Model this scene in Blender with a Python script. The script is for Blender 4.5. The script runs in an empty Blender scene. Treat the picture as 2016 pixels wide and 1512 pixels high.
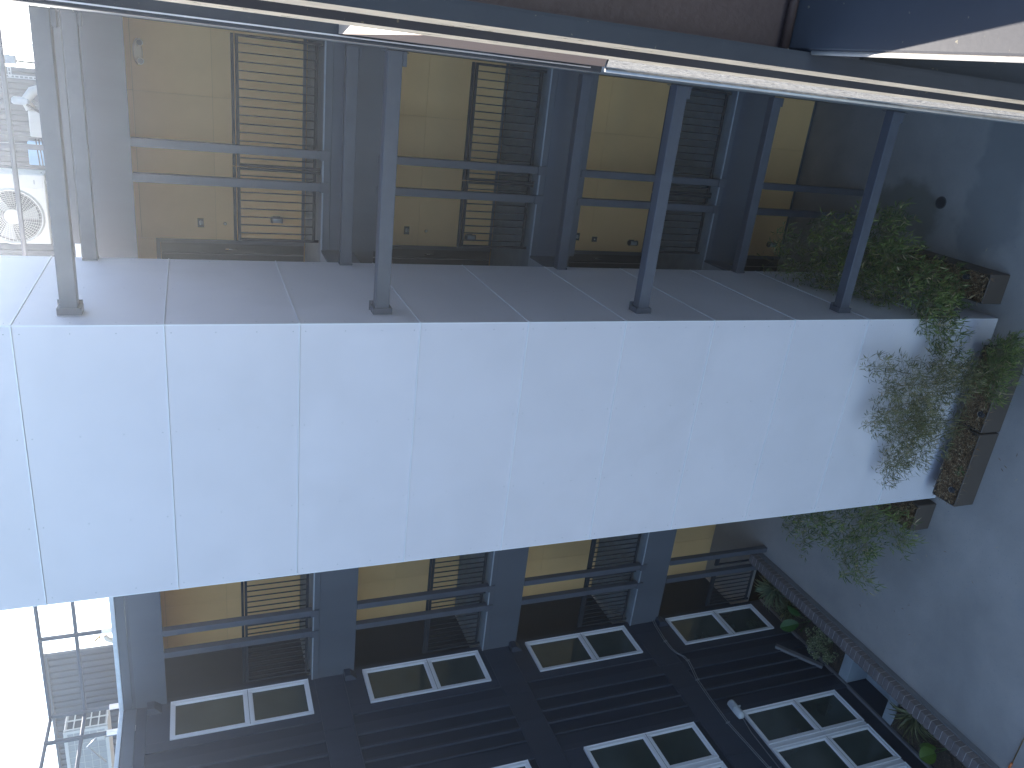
import bpy, bmesh, math, random
from mathutils import Vector, Matrix
random.seed(7)
C = bpy.context.scene
COL = C.collection
G = -10.70                      # ground level, measured from eye height; everything is lifted by LIFT at the end
LIFT = 10.70

# ------------------------------------------------------------------ camera
cam = bpy.data.cameras.new('camera'); camo = bpy.data.objects.new('camera', cam); COL.objects.link(camo)
cam.sensor_width = 36; cam.lens = 1552.3 / 2016 * 36
cam.clip_start = 0.03; cam.clip_end = 600
a, b, c = 0.405957, 0.376228, -0.0382931
f = Vector((-math.sin(a)*math.cos(b), math.cos(a)*math.cos(b), -math.sin(b)))
r = Vector((math.cos(a), math.sin(a), 0)); u = r.cross(f)
right = r*math.cos(c) + u*math.sin(c); up = -r*math.sin(c) + u*math.cos(c)
# the photograph was taken with the phone on its side and never turned upright
M = Matrix((-up, right, -f)).transposed().to_4x4()
M.translation = Vector((0, 0, LIFT)); camo.matrix_world = M
C.camera = camo

# ------------------------------------------------------------------ world, sun, exposure
SUN_EL, SUN_AZ = math.radians(28), math.radians(10.5)      # azimuth: left of the +Y axis
w = bpy.data.worlds.new('World'); C.world = w; w.use_nodes = True
nt = w.node_tree; bg = nt.nodes['Background']
sky = nt.nodes.new('ShaderNodeTexSky'); sky.sky_type = 'NISHITA'; sky.sun_disc = False
sky.sun_elevation = SUN_EL; sky.sun_rotation = -SUN_AZ
sky.air_density = 1.0; sky.dust_density = 1.0; sky.ozone_density = 2.5
nt.links.new(sky.outputs[0], bg.inputs[0]); bg.inputs[1].default_value = 0.12
sl = bpy.data.lights.new('sun', 'SUN'); sl.energy = 5; sl.angle = math.radians(.53); sl.color = (1, .93, .84)
so = bpy.data.objects.new('sun', sl); COL.objects.link(so)
d = Vector((-math.sin(SUN_AZ)*math.cos(SUN_EL), math.cos(SUN_AZ)*math.cos(SUN_EL), math.sin(SUN_EL)))
so.rotation_euler = d.to_track_quat('Z', 'Y').to_euler(); so.location = (0, 0, 40)
C.view_settings.view_transform = 'Standard'; C.view_settings.look = 'None'
C.view_settings.gamma = 1; C.view_settings.use_curve_mapping = False
C.view_settings.exposure = 2.08
C.render.engine = 'CYCLES'
C.cycles.max_bounces = 8; C.cycles.diffuse_bounces = 5

# ------------------------------------------------------------------ materials
def mat(name, col, rough=.6, var=.12, scale=6, bump=0., bscale=60, metal=0., spec=.5, stain=None, stain_scale=1.2, streak=False, fleck=None):
    m = bpy.data.materials.new(name); m.use_nodes = True
    n = m.node_tree.nodes; l = m.node_tree.links; p = n['Principled BSDF']
    p.inputs['Roughness'].default_value = rough; p.inputs['Metallic'].default_value = metal
    p.inputs['Specular IOR Level'].default_value = spec
    tc = n.new('ShaderNodeTexCoord'); geo = n.new('ShaderNodeNewGeometry')
    oi = n.new('ShaderNodeObjectInfo')
    nz = n.new('ShaderNodeTexNoise'); nz.inputs['Scale'].default_value = scale; nz.inputs['Detail'].default_value = 6
    nz.inputs['Roughness'].default_value = .6
    mp = n.new('ShaderNodeMapping'); l.new(geo.outputs['Position'], mp.inputs[0])
    if streak: mp.inputs['Scale'].default_value = (1, 1, .12)
    l.new(mp.outputs[0], nz.inputs['Vector'])
    mr = n.new('ShaderNodeMapRange'); mr.inputs[1].default_value = .3; mr.inputs[2].default_value = .7
    mr.inputs[3].default_value = 1-var; mr.inputs[4].default_value = 1+var
    l.new(nz.outputs[0], mr.inputs[0])
    # a little difference from piece to piece
    pr = n.new('ShaderNodeMapRange'); pr.inputs[3].default_value = 1-var*.5; pr.inputs[4].default_value = 1+var*.5
    l.new(oi.outputs['Random'], pr.inputs[0])
    mu = n.new('ShaderNodeMath'); mu.operation = 'MULTIPLY'; l.new(mr.outputs[0], mu.inputs[0]); l.new(pr.outputs[0], mu.inputs[1])
    vm = n.new('ShaderNodeVectorMath'); vm.operation = 'SCALE'; vm.inputs[0].default_value = col
    l.new(mu.outputs[0], vm.inputs['Scale']); last = vm.outputs[0]
    if stain:
        sn = n.new('ShaderNodeTexNoise'); sn.inputs['Scale'].default_value = stain_scale; sn.inputs['Detail'].default_value = 8
        sn.inputs['Distortion'].default_value = .6
        l.new(geo.outputs['Position'], sn.inputs['Vector'])
        sr = n.new('ShaderNodeMapRange'); sr.inputs[1].default_value = .5; sr.inputs[2].default_value = .68
        sr.inputs[4].default_value = stain[3]
        l.new(sn.outputs[0], sr.inputs[0])
        mx = n.new('ShaderNodeMixRGB'); mx.inputs[2].default_value = (*stain[:3], 1)
        l.new(sr.outputs[0], mx.inputs[0]); l.new(last, mx.inputs[1]); last = mx.outputs[0]
    if fleck:
        vn = n.new('ShaderNodeTexNoise'); vn.inputs['Scale'].default_value = fleck[3]; vn.inputs['Detail'].default_value = 2
        l.new(geo.outputs['Position'], vn.inputs['Vector'])
        fr = n.new('ShaderNodeMapRange'); fr.inputs[1].default_value = fleck[4]; fr.inputs[2].default_value = fleck[4]+.04
        l.new(vn.outputs[0], fr.inputs[0])
        mx = n.new('ShaderNodeMixRGB'); mx.inputs[2].default_value = (*fleck[:3], 1)
        l.new(fr.outputs[0], mx.inputs[0]); l.new(last, mx.inputs[1]); last = mx.outputs[0]
    l.new(last, p.inputs['Base Color'])
    rr = n.new('ShaderNodeMapRange'); rr.inputs[3].default_value = max(0, rough-.1); rr.inputs[4].default_value = min(1, rough+.1)
    l.new(nz.outputs[0], rr.inputs[0]); l.new(rr.outputs[0], p.inputs['Roughness'])
    if bump:
        bn = n.new('ShaderNodeTexNoise'); bn.inputs['Scale'].default_value = bscale; bn.inputs['Detail'].default_value = 5
        l.new(geo.outputs['Position'], bn.inputs['Vector'])
        bp = n.new('ShaderNodeBump'); bp.inputs['Strength'].default_value = bump; bp.inputs['Distance'].default_value = .01
        l.new(bn.outputs[0], bp.inputs['Height']); l.new(bp.outputs[0], p.inputs['Normal'])
    return m

def add_blots(m, blots):
    """soft irregular old water marks at given places of the ground"""
    n = m.node_tree.nodes; l = m.node_tree.links; p = n['Principled BSDF']; src = p.inputs['Base Color'].links[0].from_socket
    geo = n.new('ShaderNodeNewGeometry'); ns = n.new('ShaderNodeTexNoise'); ns.inputs['Scale'].default_value = 1.7; ns.inputs['Detail'].default_value = 7
    l.new(geo.outputs['Position'], ns.inputs['Vector'])
    for (x, y, rx, ry, col, amt) in blots:
        sb = n.new('ShaderNodeVectorMath'); sb.operation = 'SUBTRACT'; sb.inputs[1].default_value = (x, y, 0); l.new(geo.outputs['Position'], sb.inputs[0])
        ml = n.new('ShaderNodeVectorMath'); ml.operation = 'MULTIPLY'; ml.inputs[1].default_value = (1/rx, 1/ry, 0); l.new(sb.outputs[0], ml.inputs[0])
        ln = n.new('ShaderNodeVectorMath'); ln.operation = 'LENGTH'; l.new(ml.outputs[0], ln.inputs[0])
        ad = n.new('ShaderNodeMath'); ad.operation = 'MULTIPLY_ADD'; ad.inputs[1].default_value = 1.7; l.new(ns.outputs[0], ad.inputs[0]); l.new(ln.outputs['Value'], ad.inputs[2])
        mr = n.new('ShaderNodeMapRange'); mr.interpolation_type = 'SMOOTHSTEP'; mr.inputs[1].default_value = 1.55; mr.inputs[2].default_value = 1.95; mr.inputs[3].default_value = amt; mr.inputs[4].default_value = 0
        l.new(ad.outputs[0], mr.inputs[0])
        mx = n.new('ShaderNodeMixRGB'); mx.inputs[2].default_value = (*col, 1); l.new(mr.outputs[0], mx.inputs[0]); l.new(src, mx.inputs[1]); src = mx.outputs[0]
    l.new(src, p.inputs['Base Color'])

def leafmat(name, c1, c2, c3=None, trans=.25):
    m = bpy.data.materials.new(name); m.use_nodes = True
    n = m.node_tree.nodes; l = m.node_tree.links; p = n['Principled BSDF']
    p.inputs['Roughness'].default_value = .45
    at = n.new('ShaderNodeAttribute'); at.attribute_name = 'tone'
    cr = n.new('ShaderNodeValToRGB'); cr.color_ramp.elements[0].color = (*c1, 1); cr.color_ramp.elements[1].color = (*c2, 1)
    if c3:
        cr.color_ramp.elements[1].position = .8
        e = cr.color_ramp.elements.new(.95); e.color = (*c3, 1)
    l.new(at.outputs['Fac'], cr.inputs[0]); l.new(cr.outputs[0], p.inputs['Base Color'])
    tr = n.new('ShaderNodeBsdfTranslucent'); l.new(cr.outputs[0], tr.inputs[0])
    ms = n.new('ShaderNodeMixShader'); ms.inputs[0].default_value = trans
    out = n['Material Output']
    l.new(p.outputs[0], ms.inputs[1]); l.new(tr.outputs[0], ms.inputs[2]); l.new(ms.outputs[0], out.inputs[0])
    return m

WHITE = mat('white_panel', (.67, .645, .675), .55, .03, 1.3, .05, 140, stain=(.59, .57, .595, .35), stain_scale=.9)
WHITEJ = mat('white_joint_trim', (.74, .75, .77), .4, .03)
CHAR = mat('charcoal_paint', (.078, .087, .105), .5, .12, 2.5, .04, 90, streak=True)
CHARB = mat('charcoal_fascia', (.088, .098, .118), .5, .1, 2.0, .03, 90, streak=True)
STEEL = mat('painted_steel', (.082, .090, .110), .42, .1, 5, .03, 150)
CLAD = mat('dark_cladding', (.026, .031, .046), .5, .18, 2.2, .05, 80, streak=True)
CLAD2 = mat('dark_cladding_trim', (.036, .043, .062), .48, .15, 3, .05, 80, streak=True)
TAN = mat('tan_wall_panel', (.78, .51, .235), .6, .07, .8, .04, 120)
TANJ = mat('tan_joint', (.45, .29, .13), .8, .05)
DECK = mat('deck_coating', (.20, .23, .25), .7, .15, 5, .1, 120)
EDGE = mat('metal_edge_flashing', (.32, .36, .40), .4, .15, 8)
CONC = mat('courtyard_concrete', (.37, .345, .32), .78, .13, 1.1, .18, 160, stain=(.25, .245, .235, .5), stain_scale=.55, fleck=(.27, .28, .29, 38, .66))
add_blots(CONC, [(-1.35, 9.75, .45, .9, (.19, .185, .15), .8), (-.6, 8.2, 1.4, .5, (.22, .225, .22), .6), (-6.2, 8.6, .5, 1.3, (.22, .22, .22), .35), (-5, 5.6, 1.5, .35, (.33, .33, .33), .5)])
CONC2 = mat('well_concrete', (.36, .40, .42), .75, .1, 3, .12, 70)
BRICK = mat('dark_brick', (.17, .145, .14), .75, .2, 14, .3, 110)
MORT = mat('pale_mortar', (.60, .58, .56), .9, .1, 20, .3, 160)
GLAZE = mat('grey_base_course', (.18, .18, .19), .7, .1, 6, .1, 80)
PLANT = mat('bronze_planter', (.075, .058, .046), .55, .1, 6, .05, 100)
SOIL = mat('planter_soil', (.06, .045, .032), .95, .4, 25, .8, 60, fleck=(.17, .12, .07, 60, .6))
VINYL = mat('white_vinyl_frame', (.70, .71, .74), .35, .03, 4)
GASK = mat('dark_gasket', (.03, .03, .035), .6, .1)
GALV = mat('galvanised_strut', (.30, .32, .34), .4, .12, 12, metal=.6)
ACW = mat('condenser_white', (.50, .50, .47), .45, .04, 3)
ACG = mat('condenser_grille', (.30, .31, .31), .5, .05, 5)
ACD = mat('condenser_dark', (.05, .055, .06), .6, .1)
CORR = mat('corrugated_screen', (.07, .08, .095), .5, .12, 1.2, streak=True)
CAP = mat('parapet_cap', (.55, .60, .65), .35, .1, 5)
PAINTW = mat('primer_and_highlight', (.80, .74, .72), .6, .08, 10, .1, 60)
SIGN = mat('sign_plate', (.022, .028, .030), .45, .05)
SIGNT = mat('sign_digits', (.62, .66, .66), .5, .02)
LAMP = mat('lamp_bronze', (.10, .10, .10), .4, .1, 10)
LENS = mat('lamp_lens', (.45, .48, .50), .2, .05, 10)
LAMPG = mat('grey_fixture', (.30, .33, .36), .4, .1, 10)
EMW = mat('white_plastic', (.72, .68, .58), .45, .03)
CHROME = mat('chrome', (.7, .68, .62), .15, .02, metal=1)
DOORM = mat('door_dark', (.026, .030, .034), .45, .1, 3)
STUCCO = mat('rough_stucco', (.42, .40, .37), .9, .35, 60, 1.0, 110, fleck=(.05, .05, .06, 75, .56))
NSTUC = mat('grey_stucco_wall', (.36, .37, .38), .9, .12, 3, .2, 90)
NAVY = mat('dark_painted_metal', (.052, .052, .058), .62, .15, 9, .02, 300, spec=.25, fleck=(.16, .14, .10, 260, .72))
BROWN = mat('brown_painted_metal', (.085, .052, .044), .5, .15, 12, .1, 180)
LIP = mat('sunlit_metal_lip', (.62, .54, .42), .3, .15, 40, .1, 200, metal=.3)  # beige stands in for sun on the dark frame's edges
BLUEB = mat('blue_strip_box', (.25, .42, .60), .5, .1)
CREAM = mat('cream_pipe_cover', (.42, .42, .40), .5, .06)
WARM = mat('sunlit_cap_top', (.50, .36, .26), .5, .1, 9)  # sunlight on the brown cap is put into this lighter tone
RAILM = mat('railing_metal', (.028, .030, .036), .7, .1, 5, spec=.2)
BEAD = mat('pale_bead', (.46, .44, .41), .40, .12, 30, .1, 200, metal=.5)
VEIL_DENSITY = .0031
RED = mat('red_cap', (.45, .06, .04), .5, .05)
ORANGE = mat('orange_cord', (.75, .20, .05), .5, .1)
BRASS = mat('brass', (.45, .30, .12), .35, .1, metal=.8)

def glassmat():
    m = bpy.data.materials.new('dark_window_glass'); m.use_nodes = True
    n = m.node_tree.nodes; l = m.node_tree.links; p = n['Principled BSDF']
    geo = n.new('ShaderNodeNewGeometry'); nz = n.new('ShaderNodeTexNoise'); nz.inputs['Scale'].default_value = 1.6
    l.new(geo.outputs['Position'], nz.inputs['Vector'])
    cr = n.new('ShaderNodeValToRGB'); cr.color_ramp.elements[0].color = (.022, .030, .028, 1); cr.color_ramp.elements[1].color = (.060, .078, .070, 1)
    l.new(nz.outputs[0], cr.inputs[0]); l.new(cr.outputs[0], p.inputs['Base Color'])
    p.inputs['Roughness'].default_value = .03; p.inputs['IOR'].default_value = 1.85
    bp = n.new('ShaderNodeBump'); bp.inputs['Strength'].default_value = .04; bp.inputs['Distance'].default_value = .02
    l.new(nz.outputs[0], bp.inputs['Height']); l.new(bp.outputs[0], p.inputs['Normal'])
    return m
GLASS = glassmat()
BAMB = leafmat('bamboo_leaf', (.035, .075, .012), (.26, .31, .07), (.42, .34, .18))
BAMD = leafmat('dry_bamboo_leaf', (.06, .075, .022), (.27, .25, .10), (.36, .28, .15))
DRY = leafmat('dry_grass_litter', (.13, .065, .025), (.34, .21, .10), (.55, .45, .28), .1)
CULM = mat('bamboo_culm', (.17, .15, .07), .5, .2, 20)
FLAX = leafmat('flax_leaf', (.07, .12, .06), (.24, .32, .18), (.45, .46, .32), .15)
FLAX2 = leafmat('olive_strap_leaf', (.07, .08, .03), (.22, .23, .10), (.35, .31, .17), .15)
BIGL = leafmat('broad_leaf', (.03, .10, .015), (.05, .15, .02), None, .3)
BIGL2 = leafmat('pale_broad_leaf', (.08, .15, .02), (.12, .20, .03), None, .3)
VAR = leafmat('variegated_leaf', (.10, .15, .05), (.36, .40, .22), (.50, .52, .36), .2)
WEED = leafmat('weed_leaf', (.09, .17, .05), (.20, .30, .10), None, .25)

# ------------------------------------------------------------------ object helpers
WL = {}                                     # world location of every object we make
def props(o, label=None, cat=None, group=None, kind=None):
    if label: o['label'] = label
    if cat: o['category'] = cat
    if group: o['group'] = group
    if kind: o['kind'] = kind
    return o
def thing(name, loc, label, cat, group=None):
    o = bpy.data.objects.new(name, None); COL.objects.link(o); o.location = loc; o.empty_display_size = .1
    WL[o] = Vector(loc); return props(o, label, cat, group)
def link(name, me, m, parent=None, loc=(0, 0, 0), rot=None):
    o = bpy.data.objects.new(name, me); COL.objects.link(o)
    if m and not me.materials: me.materials.append(m)
    elif m and me.materials[0] != m:
        me = me.copy(); o.data = me; me.materials.clear(); me.materials.append(m)
    L = Vector(loc)
    if parent: o.parent = parent; o.location = L - WL[parent]
    else: o.location = L
    if rot: o.rotation_euler = rot
    WL[o] = L
    return o
_bx = {}
def boxmesh(dx, dy, dz, bev, m):
    k = (round(dx, 4), round(dy, 4), round(dz, 4), bev, m.name)
    if k in _bx: return _bx[k]
    bm = bmesh.new(); bmesh.ops.create_cube(bm, size=1)
    bmesh.ops.scale(bm, vec=(dx, dy, dz), verts=bm.verts)
    if bev:
        bmesh.ops.bevel(bm, geom=bm.edges[:], offset=min(bev, .45*min(dx, dy, dz)), segments=1, affect='EDGES', profile=.5)
    me = bpy.data.meshes.new('box'); bm.to_mesh(me); bm.free(); me.materials.append(m)
    _bx[k] = me; return me
def box(name, x0, x1, y0, y1, z0, z1, m, parent=None, bev=.004, rot=None):
    me = boxmesh(abs(x1-x0), abs(y1-y0), abs(z1-z0), bev, m)
    return link(name, me, m, parent, ((x0+x1)/2, (y0+y1)/2, (z0+z1)/2), rot)
class MB:
    """collects many primitives into one mesh, world coordinates"""
    def __init__(s): s.v = []; s.f = []; s.t = []
    def quad(s, *p, tone=0):
        i = len(s.v); s.v += [tuple(q) for q in p]; s.f.append(tuple(range(i, i+len(p)))); s.t += [tone]*len(p)
    def box(s, x0, x1, y0, y1, z0, z1):
        i = len(s.v)
        s.v += [(x, y, z) for x in (x0, x1) for y in (y0, y1) for z in (z0, z1)]; s.t += [0]*8
        s.f += [tuple(i+k for k in q) for q in ((0,1,3,2),(4,6,7,5),(0,4,5,1),(2,3,7,6),(0,2,6,4),(1,5,7,3))]
    def tube(s, pts, rad, n=6, taper=1., tone=0, close=True):
        pts = [Vector(p) for p in pts]; base = len(s.v)
        for k, p in enumerate(pts):
            t = (pts[min(k+1, len(pts)-1)] - pts[max(k-1, 0)]).normalized()
            e = t.cross(Vector((0, 0, 1)));  e = e.normalized() if e.length > .05 else Vector((1, 0, 0))
            g = t.cross(e).normalized(); rr = rad*(1 + (taper-1)*k/max(1, len(pts)-1))
            for j in range(n):
                an = 2*math.pi*j/n; s.v.append(tuple(p + e*math.cos(an)*rr + g*math.sin(an)*rr)); s.t.append(tone)
        for k in range(len(pts)-1):
            for j in range(n):
                A = base+k*n+j; B = base+k*n+(j+1) % n; s.f.append((A, B, B+n, A+n))
        if close:
            s.f.append(tuple(base+j for j in range(n))[::-1]); s.f.append(tuple(base+(len(pts)-1)*n+j for j in range(n)))
    def build(s, name, m, parent=None, smooth=False, loc=None):
        L = Vector(loc) if loc is not None else (WL[parent] if parent else Vector(s.v[0]))
        me = bpy.data.meshes.new(name); me.from_pydata([tuple(Vector(q)-L) for q in s.v], [], s.f); me.update()
        at = me.attributes.new('tone', 'FLOAT', 'POINT'); at.data.foreach_set('value', s.t)
        if smooth:
            for p in me.polygons: p.use_smooth = True
        me.materials.append(m)
        return link(name, me, m, parent, L)
def cyl(name, c0, c1, rad, m, parent=None, n=16, taper=1.):
    q = MB(); q.tube([c0, c1], rad, n, taper); o = q.build(name, m, parent)
    for p in o.data.polygons: p.use_smooth = len(p.vertices) == 4
    return o
def copy_thing(root, loc, **kw):
    r2 = root.copy(); COL.objects.link(r2); r2.location = loc; WL[r2] = Vector(loc)
    for k, v in kw.items(): r2[k] = v
    for ch in list(root.children):
        c2 = ch.copy(); COL.objects.link(c2); c2.parent = r2
        for g in list(ch.children):
            g2 = g.copy(); COL.objects.link(g2); g2.parent = c2
    return r2

# ================================================================== GROUND
xs = [-33, -9.95, -8.86, 13]; ys = [-23, 2.0, 10.83, 37]
gm = MB()
for i in range(3):
    for j in range(3):
        if i == 1 and j == 1: continue                       # the light well is sunk through here
        gm.quad((xs[i], ys[j], G), (xs[i+1], ys[j], G), (xs[i+1], ys[j+1], G), (xs[i], ys[j+1], G))
props(gm.build('ground', CONC, loc=(0, 0, G)), kind='structure')
# floor drain
dr = thing('floor_drain', (-1.155, 9.11, G), 'round dark cast floor drain set in the courtyard concrete', 'drain')
cyl('rim', (-1.155, 9.11, G+.001), (-1.155, 9.11, G+.010), .095, LAMP, dr, 28)
q = MB()
for k in range(-5, 6):
    x = k*.015; h = math.sqrt(max(0, .078**2-x*x))
    q.box(-1.155+x-.004, -1.155+x+.004, 9.11-h, 9.11+h, G+.011, G+.016)
q.build('grate', GASK, dr)

# ================================================================== WHITE TOWER
TX0, TX1, TY0, TY1 = -5.47, -2.52, 7.56, 10.02
tw = thing('elevator_tower', ((TX0+TX1)/2, (TY0+TY1)/2, G), 'tall white panelled tower standing in the middle of the courtyard', 'tower')
box('core', TX0+.026, TX1-.026, TY0+.026, TY1-.026, G, 4.0, ACG, tw, 0)  # core coloured darker so the panel gaps read as thin shadow lines
zj = [.295+1.22*2, .295+1.22, .295] + [.295-1.22*k for k in range(1, 9)] + [G]
zj = [4.0] + zj
for i in range(len(zj)-1):
    z1, z0 = zj[i]-.009, zj[i+1]+.006
    if i == len(zj)-2: z0 = G+.03
    box('front_panel', TX0+.012, TX1-.012, TY0, TY0+.025, z0, z1, WHITE, tw, .0015)
    box('side_panel', TX1-.025, TX1, TY0+.012, TY1-.012, z0, z1, WHITE, tw, .0015)
    box('side_panel', TX0, TX0+.025, TY0+.012, TY1-.012, z0, z1, WHITE, tw, .0015)
    box('back_panel', TX0+.012, TX1-.012, TY1-.025, TY1, z0, z1, WHITE, tw, .0015)
    if i:
        z = zj[i]
        box('joint_strip', TX0+.002, TX1-.002, TY0-.008, TY0+.02, z-.006, z+.0055, WHITEJ, tw, .001)
        box('joint_strip', TX1-.02, TX1+.008, TY0+.002, TY1-.002, z-.006, z+.0055, WHITEJ, tw, .001)
for x, y in ((TX0, TY0), (TX1, TY0), (TX1, TY1), (TX0, TY1)):
    sx = 1 if x > -4 else -1; sy = 1 if y > 9 else -1
    box('corner_trim', min(x, x+sx*-.014)-.001*0, max(x, x-sx*.014)+.0, min(y, y-sy*.014), max(y, y-sy*.014), G+.03, 4.0, WHITEJ, tw, .001)
sc = MB()
for i in range(1, len(zj)-1):
    for dz in (-.06, -.45, -.82, -1.16):
        for x in (TX0+.08, TX0+.9, TX0+1.85, TX1-.08):
            sc.box(x-.004, x+.004, TY0-.002, TY0, zj[i]+dz-.004, zj[i]+dz+.004)
        for y in (TY0+.07, TY0+1.2, TY1-.08):
            sc.box(TX1, TX1+.002, y-.004, y+.004, zj[i]+dz-.004, zj[i]+dz+.004)
props(sc.build('panel_screws', ACG, tw), kind='stuff')

# ================================================================== STEEL BEAMS between tower and near wall
FR = [(1.09, 'uppermost front'), (-1.80, 'second highest front'), (-4.95, 'third highest front'), (-8.05, 'lowest front')]
RE = [(1.11, 'uppermost rear'), (-1.77, 'second highest rear'), (-4.79, 'third highest rear'), (-7.84, 'lowest rear')]
def beam(y0, y1, z, label, front):
    t = thing('steel_beam', (TX1, (y0+y1)/2, z), label, 'beam', 'grey steel beams tying the white tower to the near wall')
    x1 = .06
    box('bar', TX1+.006, x1, y0, y1, z-.072, z+.072, STEEL, t, .006)
    if front:
        box('collar', TX1+.006, TX1+.075, y0-.012, y1+.012, z-.105, z+.10, STEEL, t, .003)
        box('clip_angle', TX1+.006, TX1+.11, y1+.012, y1+.02, z-.10, z+.11, STEEL, t, .002)
        box('shim', TX1+.0052, TX1+.0058, y0-.016, y1+.016, z-.112, z+.107, WHITEJ, t, 0)
        box('end_bracket', x1-.14, x1, y0+.01, y1-.01, z-.115, z-.074, STEEL, t, .003)
        box('end_plate', x1-.02, x1-.012, y0-.03, y1+.03, z-.12, z+.1, STEEL, t, .002)
    else:
        box('shoe', TX1+.006, TX1+.03, y0-.01, y1+.01, z-.08, z+.08, STEEL, t, .003)
        box('shim', TX1+.0052, TX1+.0058, y0-.012, y1+.012, z-.088, z+.084, WHITEJ, t, 0)
        box('end_bracket', x1-.12, x1, y0+.01, y1-.01, z-.11, z-.074, STEEL, t, .003)
    return t
for z, s in FR: beam(7.83, 7.97, z, s + ' steel beam running from the edge of the white tower to the near wall', True)
for z, s in RE: beam(9.86, 9.99, z, s + ' steel beam in front of the walkway slab edge beside the white tower', False)

# ================================================================== WALKWAY BUILDING (behind)
YF, YW = 10.70, 12.35            # slab edge plane, wall plane
X0, X1 = -10.35, .9
DK = [-1.58, -4.64, -7.74]
SOFF = [-2.29, -5.30, -8.37]
wb = thing('walkway_building', (-4, 11.5, G), 'grey framed apartment building with open walkways and tan panel walls behind the white tower', 'building')
# backing and tan panels
box('back_wall', X0, X1+6, YW+.03, YW+.3, G, 1.3, TANJ, wb, 0)
floors = [(-1.58, .78), (-4.64, -2.31), (-7.74, -5.32), (G, -8.39)]
for (zb, zt) in floors:
    zm = min(zb+1.28, zt-.3)
    for xa, xb in ((X0, -9.3), (-9.3, -6.9), (-6.9, -4.5), (-4.5, -3.86), (-2.80, -.80), (-.80, X1+4)):
        box('wall_panel', xa+.0015, xb-.0015, YW, YW+.028, zb+.012, zm-.0015, TAN, wb, .001)
        if zb == -1.58:
            box('wall_panel', xa+.0015, xb-.0015, YW, YW+.028, zm+.0015, .70, TAN, wb, .001)
            box('frieze_board', xa+.003, xb-.003, YW-.008, YW+.028, .706, zt, TAN, wb, .001)
        else:
            box('wall_panel', xa+.0015, xb-.0015, YW, YW+.028, zm+.0015, zt, TAN, wb, .001)
    # door head panel over the dark doorway
    box('wall_panel', -3.857, -2.803, YW, YW+.028, zb+2.10, zt, TAN, wb, .001)
    box('base_trim', -2.80, X1+4, YW-.006, YW, zb+.012, zb+.06, CHAR, wb, .001)
    # door, with a frame, leaf, stile and handle
    dd = box('door', -3.80, -2.86, YW+.004, YW+.029, zb+.015, zb+2.04, DOORM, wb, .003)
    box('door_frame', -2.86, -2.80, YW-.012, YW+.029, zb+.012, zb+2.10, CHAR, dd, .002)
    box('door_frame', -3.86, -3.80, YW-.012, YW+.029, zb+.012, zb+2.10, CHAR, dd, .002)
    box('door_frame', -3.80, -2.86, YW-.012, YW+.029, zb+2.045, zb+2.10, CHAR, dd, .002)
    box('stile', -3.02, -3.0, YW-.004, YW+.003, zb+.02, zb+2.04, GLAZE, dd, .002)
    cyl('handle', (-2.93, YW-.03, zb+1.0), (-2.93, YW-.03, zb+1.16), .011, CHROME, dd, 10)
# left end wall of the walkway (dark clad) and soffit/slabs
box('end_wall', X0-.2, X0, YF, YW, G, 1.2, CLAD, wb, 0)
for i, (zd, zs) in enumerate(zip(DK, SOFF)):
    box('walkway_slab', X0, X1+.5, YF+.03, YW, zs+.012, zd-.004, DECK, wb, 0)
    box('deck_surface', X0, X1+.5, YF+.012, YW-.001, zd-.003, zd, DECK, wb, 0)
    box('edge_flashing', X0, TX1-.0, YF-.012, YF+.016, zd-.012, zd+.006, EDGE, wb, .002)
    box('edge_flashing', TX1, X1+.5, YF-.012, YF+.016, zd-.012, zd+.006, EDGE, wb, .002)
    box('upper_fascia', X0, X1+.5, YF-.004, YF+.03, zd-.10, zd-.013, CHARB, wb, .002)
    box('lower_fascia', X0, TX1, YF+.002, YF+.03, zs, zd-.103, CHARB, wb, .002)
    box('lower_fascia', TX1, X1+.5, YF+.002, YF+.03, zs-.07, zd-.103, CHARB, wb, .002)
    # the landing that joins walkway and tower
    box('landing_slab', TX0, TX1-.03, TY1+.004, YF-.013, zs+.35, zd-.004, DECK, wb, 0)
    box('landing_surface', TX0, TX1-.03, TY1+.004, YF+.01, zd-.003, zd+.001, EDGE, wb, 0)
    box('landing_fascia', TX1-.03, TX1-.002, TY1+.004, YF-.014, zs+.3, zd+.004, CHARB, wb, .002)
# roof and parapet
box('roof_slab', X0, X1+.5, YF+.03, 34, .80, 1.05, CHAR, wb, 0)
box('soffit', X0, X1+.5, YF+.03, YW, .782, .797, TAN, wb, 0)
box('roof_fascia', X0+.45, X1+.5, YF, YF+.03, .67, 1.11, CHARB, wb, .002)
box('fascia_groove', X0+.45, X1+.5, YF+.012, YF+.03, 1.112, 1.158, CHAR, wb, 0)
box('parapet_band', X0+.45, X1+.5, YF-.004, YF+.03, 1.16, 1.288, CHARB, wb, .002)
box('parapet_cap', X0+.45, TX1, YF-.02, YF+.22, 1.29, 1.352, CAP, wb, .003)
box('parapet_cap', TX1, X1+.5, YF-.018, YF+.22, 1.29, 1.38, CHARB, wb, .003)
# posts
POSTX = [(-1.333, -1.23), (-1.746, -1.64), (-8.57, -8.465), (-8.985, -8.88)]
lev = [(-1.58, .782), (-4.64, -2.29), (-7.74, -5.30), (G, -8.37)]
for (zb, zt) in lev:
    for k, (xa, xb) in enumerate(POSTX):
        y0 = YF-.02; y1 = YF+.09
        box('post', xa, xb, y0, y1, zb+.012, (.668 if zb > -2 else zt-.001), STEEL, wb, .004)
        if zb > G+1:
            box('post_shoe', xa-.012, xb+.012, y0-.022, y0-.002, zb-.085, zb+.04, STEEL, wb, .003)
# gap fix: posts stop under the fascia on each level

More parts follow.
